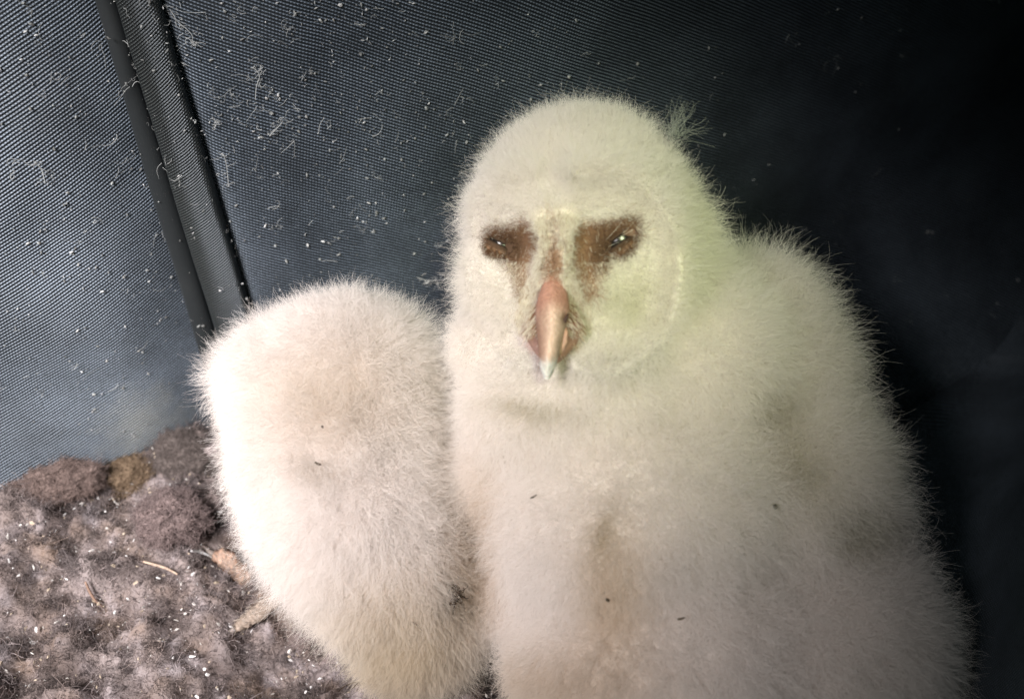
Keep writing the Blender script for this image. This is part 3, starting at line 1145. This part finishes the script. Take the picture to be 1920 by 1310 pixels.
make_eye(1164, 449, 34, 46, 74, 6.5)
make_eye(942, 459, -27, 38, 60, 2.8)

# stiff pale bristles that run from the brow down both sides of the beak, over the brown skin
rb = np.random.default_rng(55)
BR_L = [(1006, 405), (1028, 398), (1028, 435), (1020, 470), (1012, 500), (1012, 530), (1002, 560), (996, 596), (986, 616), (972, 600), (974, 560), (984, 530), (1002, 490), (1014, 450)]
BR_R = [(1046, 398), (1072, 400), (1070, 450), (1074, 510), (1090, 545), (1102, 590), (1096, 618), (1082, 600), (1070, 570), (1058, 540), (1064, 492), (1051, 450)]


def bristle_density(px, py, f):
    j = rb.normal(size=px.shape) * 3
    k = rb.normal(size=px.shape) * 3
    a = in_poly(px + j, py + k, BR_L) | in_poly(px + j, py + k, BR_R)
    e = in_poly(px, py, PATCH_L) | in_poly(px, py, PATCH_R)
    return np.where(f > 0.1, 1.0 * a + 0.004 * e + 0.16 * (e & (py > 488)), 0.0)


def bristle_col(px, py, p):
    t = rb.random((len(px), 1))
    return np.array((0.93, 0.89, 0.82)) * (1 - t ** 5) + np.array((0.36, 0.22, 0.13)) * t ** 5


def bristle_flow(p, n):
    q = project(p)
    side = ((q[:, 0] - 1040) / 60)[:, None]
    return -cU[None] * 1.5 + cR[None] * side * 0.35


down_coat("bristles", bg_me, big, 14500, lambda a, b_, p, n: 0.0026 - 0.0013 * (in_poly(a, b_, PATCH_L) | in_poly(a, b_, PATCH_R)), bristle_col, bristle_flow, 61, n_guides=1500, clump=0.5, r0=0.00007, spread=0.3, curl=0.25, density=bristle_density)

# --- foot of the smaller owlet, poking out over the litter
foot_pts = lambda lst: [P(a, b_, d) for a, b_, d in lst]


def litter_depth(px, py):
    p, _ = on_litter(px, py)
    return depth_of(p)


def toe(name, pix, rads, lifts, parent, cols, seed):
    n = 40
    q = spline(np.column_stack([pix, rads, lifts]), n)
    dl = litter_depth(*pix[len(pix) // 2])
    pts, rr = [], []
    for i, (a, b_, r_, l_) in enumerate(q):
        pts.append(P(a, b_, dl - l_ * ML))
        rr.append(r_ * dl / FPX * (1 + 0.06 * math.sin(i * 1.9) + 0.22 * noise.noise(Vector((i * 0.22, seed, 0)))))
    v, f = tube(pts, rr, 18, True, 0.9, up=-cF)
    v = np.array(v)
    cen = np.repeat(np.array(pts), 18, 0)
    v = cen + (v - cen) * (1 + 0.16 * wavefield(v, 0.0028, seed + 3)[:, :1])
    c = np.repeat(np.linspace(0, 1, n), 18)[:, None]
    ringk = np.tile(np.arange(18), n)
    rowi = np.repeat(np.arange(n), 18)
    scale_ = 0.5 + 0.5 * np.sin(rowi * 1.9 + (ringk % 2) * 3.0)
    colr = np.array(cols[0]) * (1 - c) + np.array(cols[1]) * c
    colr = colr * (0.48 + 0.6 * scale_[:, None]) * (1 + 0.30 * wavefield(v * np.array([1, 1, 1]), 0.0016, seed + 9)[:, 1:2]) * (1 + 0.4 * wavefield(v, 0.004, seed)[:, :1])
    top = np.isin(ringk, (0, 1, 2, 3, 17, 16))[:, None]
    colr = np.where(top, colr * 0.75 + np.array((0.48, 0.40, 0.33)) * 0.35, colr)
    m_ = mesh_from(name, v, f)
    set_color(m_, colr)
    o = link(name, m_, M_SCALE, parent)
    if parent.type != 'EMPTY':
        rt = np.random.default_rng(seed + 40)
        ax = norm(np.array(pts[0]) - np.array(pts[-1]))
        bp_, bn_, _, _ = sample_mesh(m_, 140, rt, lambda c_, n_: np.where(n_[:, 2] > -0.1, 1.0, 0.05))
        bd = norm(ax[None] * -1.0 + bn_ * 0.22 + rt.normal(size=bp_.shape) * 0.22)
        hp_ = bp_[:, None] + bd[:, None] * np.linspace(0, 1, 4)[None, :, None] * (0.0012 + 0.0016 * rt.random((140, 1, 1)))
        hair("toe_bristles", hp_, np.full((140, 4), 0.00006), np.array([[0.52, 0.45, 0.39]]) * (0.35 + 0.9 * rt.random((140, 1))), M_FIBRE, parent)
    return o, pts, dl


foot, fpts, fdl = toe("foot", [(575, 1135), (545, 1125), (515, 1118), (498, 1112)], [26, 27, 24, 18], [14, 11, 8, 6], small, ((0.30, 0.22, 0.18), (0.30, 0.20, 0.15)), 1)
t1, tp1, tdl = toe("toe", [(545, 1140), (512, 1116), (480, 1098), (450, 1072), (425, 1048), (402, 1040)], [15, 16, 15, 19, 18, 11], [7, 6, 6.5, 6.5, 6, 4.5], foot, ((0.19, 0.13, 0.10), (0.29, 0.15, 0.10)), 2)
t2, tp2, tdl2 = toe("toe", [(560, 1105), (524, 1118), (498, 1138), (474, 1156), (452, 1170), (439, 1180)], [12, 16, 17, 15, 11, 6], [7, 6.5, 5.5, 4.5, 3.5, 2.5], foot, ((0.16, 0.12, 0.10), (0.22, 0.17, 0.14)), 3)


def claw(pix, rads, lift, dl, parent, col):
    q = spline(np.column_stack([pix, rads]), 12)
    pts = [P(a, b_, dl - lift * ML) for a, b_, _ in q]
    v, f = tube(pts, [r_ * dl / FPX for _, _, r_ in q], 8)
    m_ = mesh_from("claw", v, f)
    set_color(m_, np.tile(np.array(col), (len(v), 1)))
    return link("claw", m_, M_BEAK, parent)


claw([(404, 1040), (396, 1036), (388, 1029), (378, 1020)], [9, 6, 4, 1.5], 4.5, tdl, t1, (0.26, 0.22, 0.20))
claw([(442, 1177), (432, 1184), (424, 1192), (418, 1202)], [7, 5, 3.5, 1], 3, tdl2, t2, (0.30, 0.26, 0.24))
# thin sparse down on the foot
fme = foot.data
pos, nrm, _, _ = sample_mesh(fme, 4500, np.random.default_rng(3))
fp2, fr2 = curl_fibres(pos, nrm, 4500, 0.002, 0.006, 0.00006, 4, 0.9, 5, 0.5)
hair("down", fp2, fr2, np.tile(np.array((0.40, 0.32, 0.28)), (4500, 1)), M_DOWN, foot)


# ------------------------------------------------------------------ pellets and loose bits on the litter
def pellet(px, py, rx, ry, lift, colr, label, seed, rot=0.0):
    p, n = on_litter(px, py)
    k = depth_of(p) / FPX
    a = norm(cR * math.cos(R_(rot)) + np.array([0, 1.0, 0]) * math.sin(R_(rot)))
    a[2] = 0
    b_ = np.array([-a[1], a[0], 0.0])
    c = p + np.array([0, 0, lift])
    root = empty("owl_pellet", c - np.array([0, 0, ry * k * 0.7]))
    tag(root, label, "owl pellet", "pellets in the litter")
    bm = bmesh.new()
    bmesh.ops.create_icosphere(bm, subdivisions=5, radius=1.0)
    for v in bm.verts:
        s = 1 + 0.30 * noise.noise(v.co * 2.0 + Vector((seed, 0, 0))) + 0.15 * noise.noise(v.co * 7 + Vector((0, seed, 0)))
        q = np.array(v.co) * s
        v.co = Vector(c + a * q[0] * rx * k + b_ * q[1] * ry * k + np.array([0, 0, 1.0]) * q[2] * ry * k * 0.75)
    m_ = bpy.data.meshes.new("pellet_core")
    bm.to_mesh(m_)
    bm.free()
    smooth(m_)
    set_color(m_, np.tile(np.array(colr), (len(m_.vertices), 1)))
    link("pellet_core", m_, M_LITTER, root)
    N = 9000
    r = np.random.default_rng(int(seed * 10))
    pp, nn, _, _ = sample_mesh(m_, N, r)
    hp, hr = curl_fibres(pp, nn, N, 0.0015, 0.006, 0.00007, int(seed * 10) + 1, 0.35, 6, 1.0)
    hair("matted_fur", hp, hr, np.array(colr) * (0.7 + 0.9 * r.random((N, 1))), M_FIBRE, root)
    return root


pellet(325, 985, 62, 52, 0.004, (0.21, 0.165, 0.161), "round grey felted pellet beside the owlet's scaly foot", 1.3)
pellet(235, 895, 60, 40, 0.004, (0.217, 0.161, 0.112), "tan brown crumbly pellet against the bright patch of carrier fabric", 2.7, 10)
pellet(110, 920, 75, 42, 0.004, (0.21, 0.161, 0.147), "greyish pink pellet at the far left foot of the fabric panel", 3.9, 20)
pellet(355, 870, 60, 46, 0.005, (0.14, 0.119, 0.112), "dark grey pellet wedged between fabric corner and smaller owlet", 5.1, -15)


def strand(name, pix, lift, r_px, colr, label, cat, mat=M_STRAW, group=None, bvh_fn=on_litter):
    pts = []
    for a, b_ in pix:
        p, n = bvh_fn(a, b_)
        pts.append(p + norm(CAM - p) * lift)
    pts = spline(pts, 14)
    k = depth_of(pts[0]) / FPX
    rad = [r_px * k * (0.45 + 0.55 * math.sin(math.pi * (0.15 + 0.75 * i / 13))) for i in range(14)]
    v, f = tube(pts, rad, 8)
    m_ = mesh_from(name, v, f)
    set_color(m_, np.tile(np.array(colr), (len(v), 1)))
    o = link(name, m_, mat)
    tag(o, label, cat, group)
    return o


strand("straw", [(268, 1052), (290, 1058), (312, 1065), (333, 1076)], 0.004, 2.6, (0.55, 0.42, 0.33), "pale thin straw lying on the litter below the round pellet", "straw")
strand("straw", [(160, 1090), (168, 1108), (178, 1124), (192, 1137)], 0.003, 2.6, (0.33, 0.22, 0.17), "brown curved straw splinter lying flat on the litter", "straw")
strand("quill", [(358, 1032), (375, 1034), (394, 1042)], 0.004, 3.0, (0.72, 0.74, 0.76), "short white quill sticking out beside the orange toe tip", "quill")


# dark crumbs caught in the down
def on_body(a, b_):
    hs = []
    for bv_ in (BIG_BVH, SM_BVH):
        h = bv_.ray_cast(Vector(CAM), Vector(ray(a, b_)))
        if h[0] is not None:
            hs.append((h[3], h[0], h[1]))
    hs.sort(key=lambda t: t[0])
    if not hs:
        return on_litter(a, b_)
    return np.array(hs[0][1]), np.array(hs[0][2])


CR = "dirt crumbs caught in the down"
for pix, r_px, colr, lab in [
        ([(1452, 945), (1455, 953)], 4.0, (0.05, 0.04, 0.02), "tiny dark crumb caught on the larger owlet's right flank"),
        ([(1136, 1122), (1143, 1125)], 3.4, (0.06, 0.04, 0.02), "round dark crumb in the yellow stain on the larger owlet's belly"),
        ([(1270, 1160), (1284, 1157)], 2.0, (0.09, 0.06, 0.03), "thin dark sliver low on the larger owlet's belly"),
        ([(995, 933), (1006, 927)], 1.8, (0.10, 0.08, 0.06), "thin grey sliver on the larger owlet's breast"),
        ([(603, 798), (607, 800)], 2.4, (0.06, 0.04, 0.03), "dark pinhead crumb on the smaller owlet's upper back"),
        ([(590, 866), (602, 871)], 2.2, (0.09, 0.07, 0.05), "short dark sliver on the middle of the smaller owlet's back"),
        ([(772, 1165), (782, 1172), (790, 1181)], 1.6, (0.12, 0.07, 0.04), "thin curved brown fibre low on the smaller owlet's back")]:
    strand("dirt_crumb", pix if len(pix) > 2 else [pix[0], ((pix[0][0] + pix[1][0]) / 2, (pix[0][1] + pix[1][1]) / 2 + 1), pix[1]], 0.0075, r_px, colr, lab, "crumb", M_CHIP, CR, on_body)

# a dark tangled tuft under the smaller owlet and one on its side
for (cx, cyy, n, sz, lab, lift) in [(700, 1262, 40, 0.010, "dark curly tuft of dirt under the smaller owlet's tail", 0.006), (852, 1114, 30, 0.006, "dark dried crust stuck between the two owlets", 0.008)]:
    p, nn = on_body(cx, cyy)
    p = p + norm(CAM - p) * lift
    r = np.random.default_rng(n)
    roots = p + r.normal(size=(n, 3)) * sz * 0.25
    hp, hr = curl_fibres(roots, np.tile(norm(CAM - p), (n, 1)), n, sz * 0.5, sz, 0.00022, n + 1, 0.3, 7, 0.8)
    o = hair("dirt_tuft", hp, hr, np.tile(np.array((0.045, 0.03, 0.018)), (n, 1)), M_FIBRE)
    tag(o, lab, "dirt tuft", "dirt tufts on the down")

# ------------------------------------------------------------------ lint and down stuck to the fabric
PANELS = []
for o in (side_panel, back_panel, tape, piping):
    m_ = o.data
    PANELS.append(BVHTree.FromPolygons([tuple(v) for v in verts_of(m_)], [tuple(p.vertices) for p in m_.polygons]))


def on_wall(a, b_):
    best = None
    for t in PANELS:
        h = t.ray_cast(Vector(CAM), Vector(ray(a, b_)))
        if h[0] is not None and (best is None or h[3] < best[2]):
            best = (np.array(h[0]), np.array(h[1]), h[3])
    if best is None:
        return None, None
    n = best[1]
    if n @ (CAM - best[0]) < 0:
        n = -n
    return best[0], n


r = np.random.default_rng(77)
fl_p, fl_n, li_p, li_n = [], [], [], []
tries = 0
while len(fl_p) < 2400 and tries < 30000:
    tries += 1
    a, b_ = r.random() * 2100 - 100, r.random() * 900 - 80
    dens = 0.35 + 0.65 * math.exp(-((a - 620) / 330) ** 2 - ((b_ - 180) / 260) ** 2)
    if a < 300:
        dens = 0.45
    if a > 1050:
        dens = 0.10
    if r.random() > dens:
        continue
    p, n = on_wall(a, b_)
    if p is None:
        continue
    for _ in range(1 if r.random() < 0.7 else int(r.integers(2, 7))):
        tq = r.normal(size=3) * 0.0022
        fl_p.append(p + n * 0.0004 + tq - n * (tq @ n))
        fl_n.append(n)
LCOL = [np.array((0.55, 0.57, 0.58)), np.array((0.32, 0.34, 0.34)), np.array((0.22, 0.23, 0.23))]
flecks = chip_cloud("lint_flecks", np.array(fl_p), np.array(fl_n), 0.00014, 0.0011, LCOL, M_CHIP, None, 78)
tag(flecks, "pale dust flecks speckled over the black carrier fabric", "dust flecks", kind="stuff")
while len(li_p) < 600:
    a, b_ = r.random() * 2000 - 60, r.random() * 800 - 60
    dens = 0.15 + 0.85 * math.exp(-((a - 520) / 260) ** 2 - ((b_ - 180) / 220) ** 2)
    if a > 1050:
        dens = 0.05
    if r.random() > dens:
        continue
    p, n = on_wall(a, b_)
    if p is None:
        continue
    k = r.integers(1, 5)
    for _ in range(k):
        li_p.append(p + n * 0.0008 + r.normal(size=3) * 0.0012)
        li_n.append(n)
li_p, li_n = np.array(li_p), np.array(li_n)
NL = len(li_p)
dd = r.normal(size=(NL, 3))
dd = norm(dd - li_n * (dd * li_n).sum(1, keepdims=True))
hp, hr = curl_fibres(li_p, dd, NL, 0.002, 0.009, 0.00008, 79, 1.3, 8, 0.7)
# keep the fibres lying on the cloth
rel = hp - li_p[:, None]
hn = (rel * li_n[:, None]).sum(-1, keepdims=True)
hp = hp - li_n[:, None] * hn * 0.92
lint = hair("lint_fibres", hp, hr, np.tile(np.array((0.46, 0.48, 0.48)), (NL, 1)) * (0.5 + 0.8 * r.random((NL, 1))), M_LINT)
tag(lint, "short curled grey down fibres clinging to the black carrier fabric", "lint fibres", kind="stuff")


def wisp(pix, n, spread, ln_, label, colr=(0.5, 0.52, 0.52), wall=True, r0=0.00008):
    path = []
    for a, b_ in pix:
        p, nn = on_wall(a, b_)
        path.append(p + nn * 0.0015)
    path = spline(path, 30)
    rr = np.random.default_rng(int(pix[0][0] + pix[0][1]))
    p, nn = on_wall(*pix[0])
    main = path[None, ::3] + np.zeros((1, 10, 3))
    roots = path[rr.integers(0, 30, n)] + rr.normal(size=(n, 3)) * spread
    hp_, hr_ = curl_fibres(roots, np.tile(nn, (n, 1)), n, ln_ * 0.4, ln_, r0, 5, 0.0, 10, 0.6)
    rel = hp_ - roots[:, None]
    h_ = (rel * nn).sum(-1, keepdims=True)
    hp_ = hp_ - nn * h_ * 0.8
    pos = np.concatenate([main, hp_])
    rad = np.concatenate([np.full((1, 10), 0.00012), hr_])
    o = hair("down_wisp", pos, rad, np.tile(np.array(colr), (n + 1, 1)), M_LINT)
    tag(o, label, "down wisp", "wisps of down on the fabric")
    return o


wisp([(322, 15), (336, 38), (352, 52), (362, 66), (358, 84)], 26, 0.0012, 0.006, "long curled wisp of down right of the taped seam near the top")
wisp([(478, 125), (486, 140), (480, 160), (478, 190)], 22, 0.0012, 0.006, "forked wisp of down hanging on the ribbed back panel")
wisp([(780, 516), (800, 522), (825, 521), (845, 516)], 22, 0.0010, 0.006, "wisp of down between the two owlets' heads", (0.6, 0.6, 0.58))
wisp([(505, 250), (515, 240), (525, 230), (530, 222)], 18, 0.001, 0.005, "small hooked wisp of down right of the forked wisp")
wisp([(402, 218), (406, 228), (402, 238)], 14, 0.001, 0.004, "tiny ring shaped wisp of down beside the tape")
wisp([(420, 285), (426, 310), (430, 350)], 18, 0.001, 0.005, "thin upright wisp of down low beside the tape")
wisp([(60, 298), (75, 315), (83, 345)], 18, 0.001, 0.006, "faint wisp of down on the left side panel")

# tuft of clear down standing off the back of the larger owlet's head
p, nn = on_body(1225, 300)
p = p - cF * 0.0
r = np.random.default_rng(9)
n = 60
base = P(1264, 256, depth_of(p))
tipd = norm(cR * 0.35 + cU * 1.0 + cF * 0.1)
roots = base + r.normal(size=(n, 3)) * 0.0012
K = 8
pos = np.zeros((n, K, 3))
pos[:, 0] = roots
dirs = norm(tipd + r.normal(size=(n, 3)) * 0.30)
for k in range(1, K):
    dirs = norm(dirs + r.normal(size=(n, 3)) * 0.28 + cR * 0.05)
    pos[:, k] = pos[:, k - 1] + dirs * (0.004 + 0.013 * r.random((n, 1))) / (K - 1)
rad = np.full((n, K), 0.00006) * np.linspace(1, 0.4, K)[None]
hair("down_tuft", pos, rad, np.tile(np.array((0.42, 0.44, 0.42)), (n, 1)), M_DOWN, big)
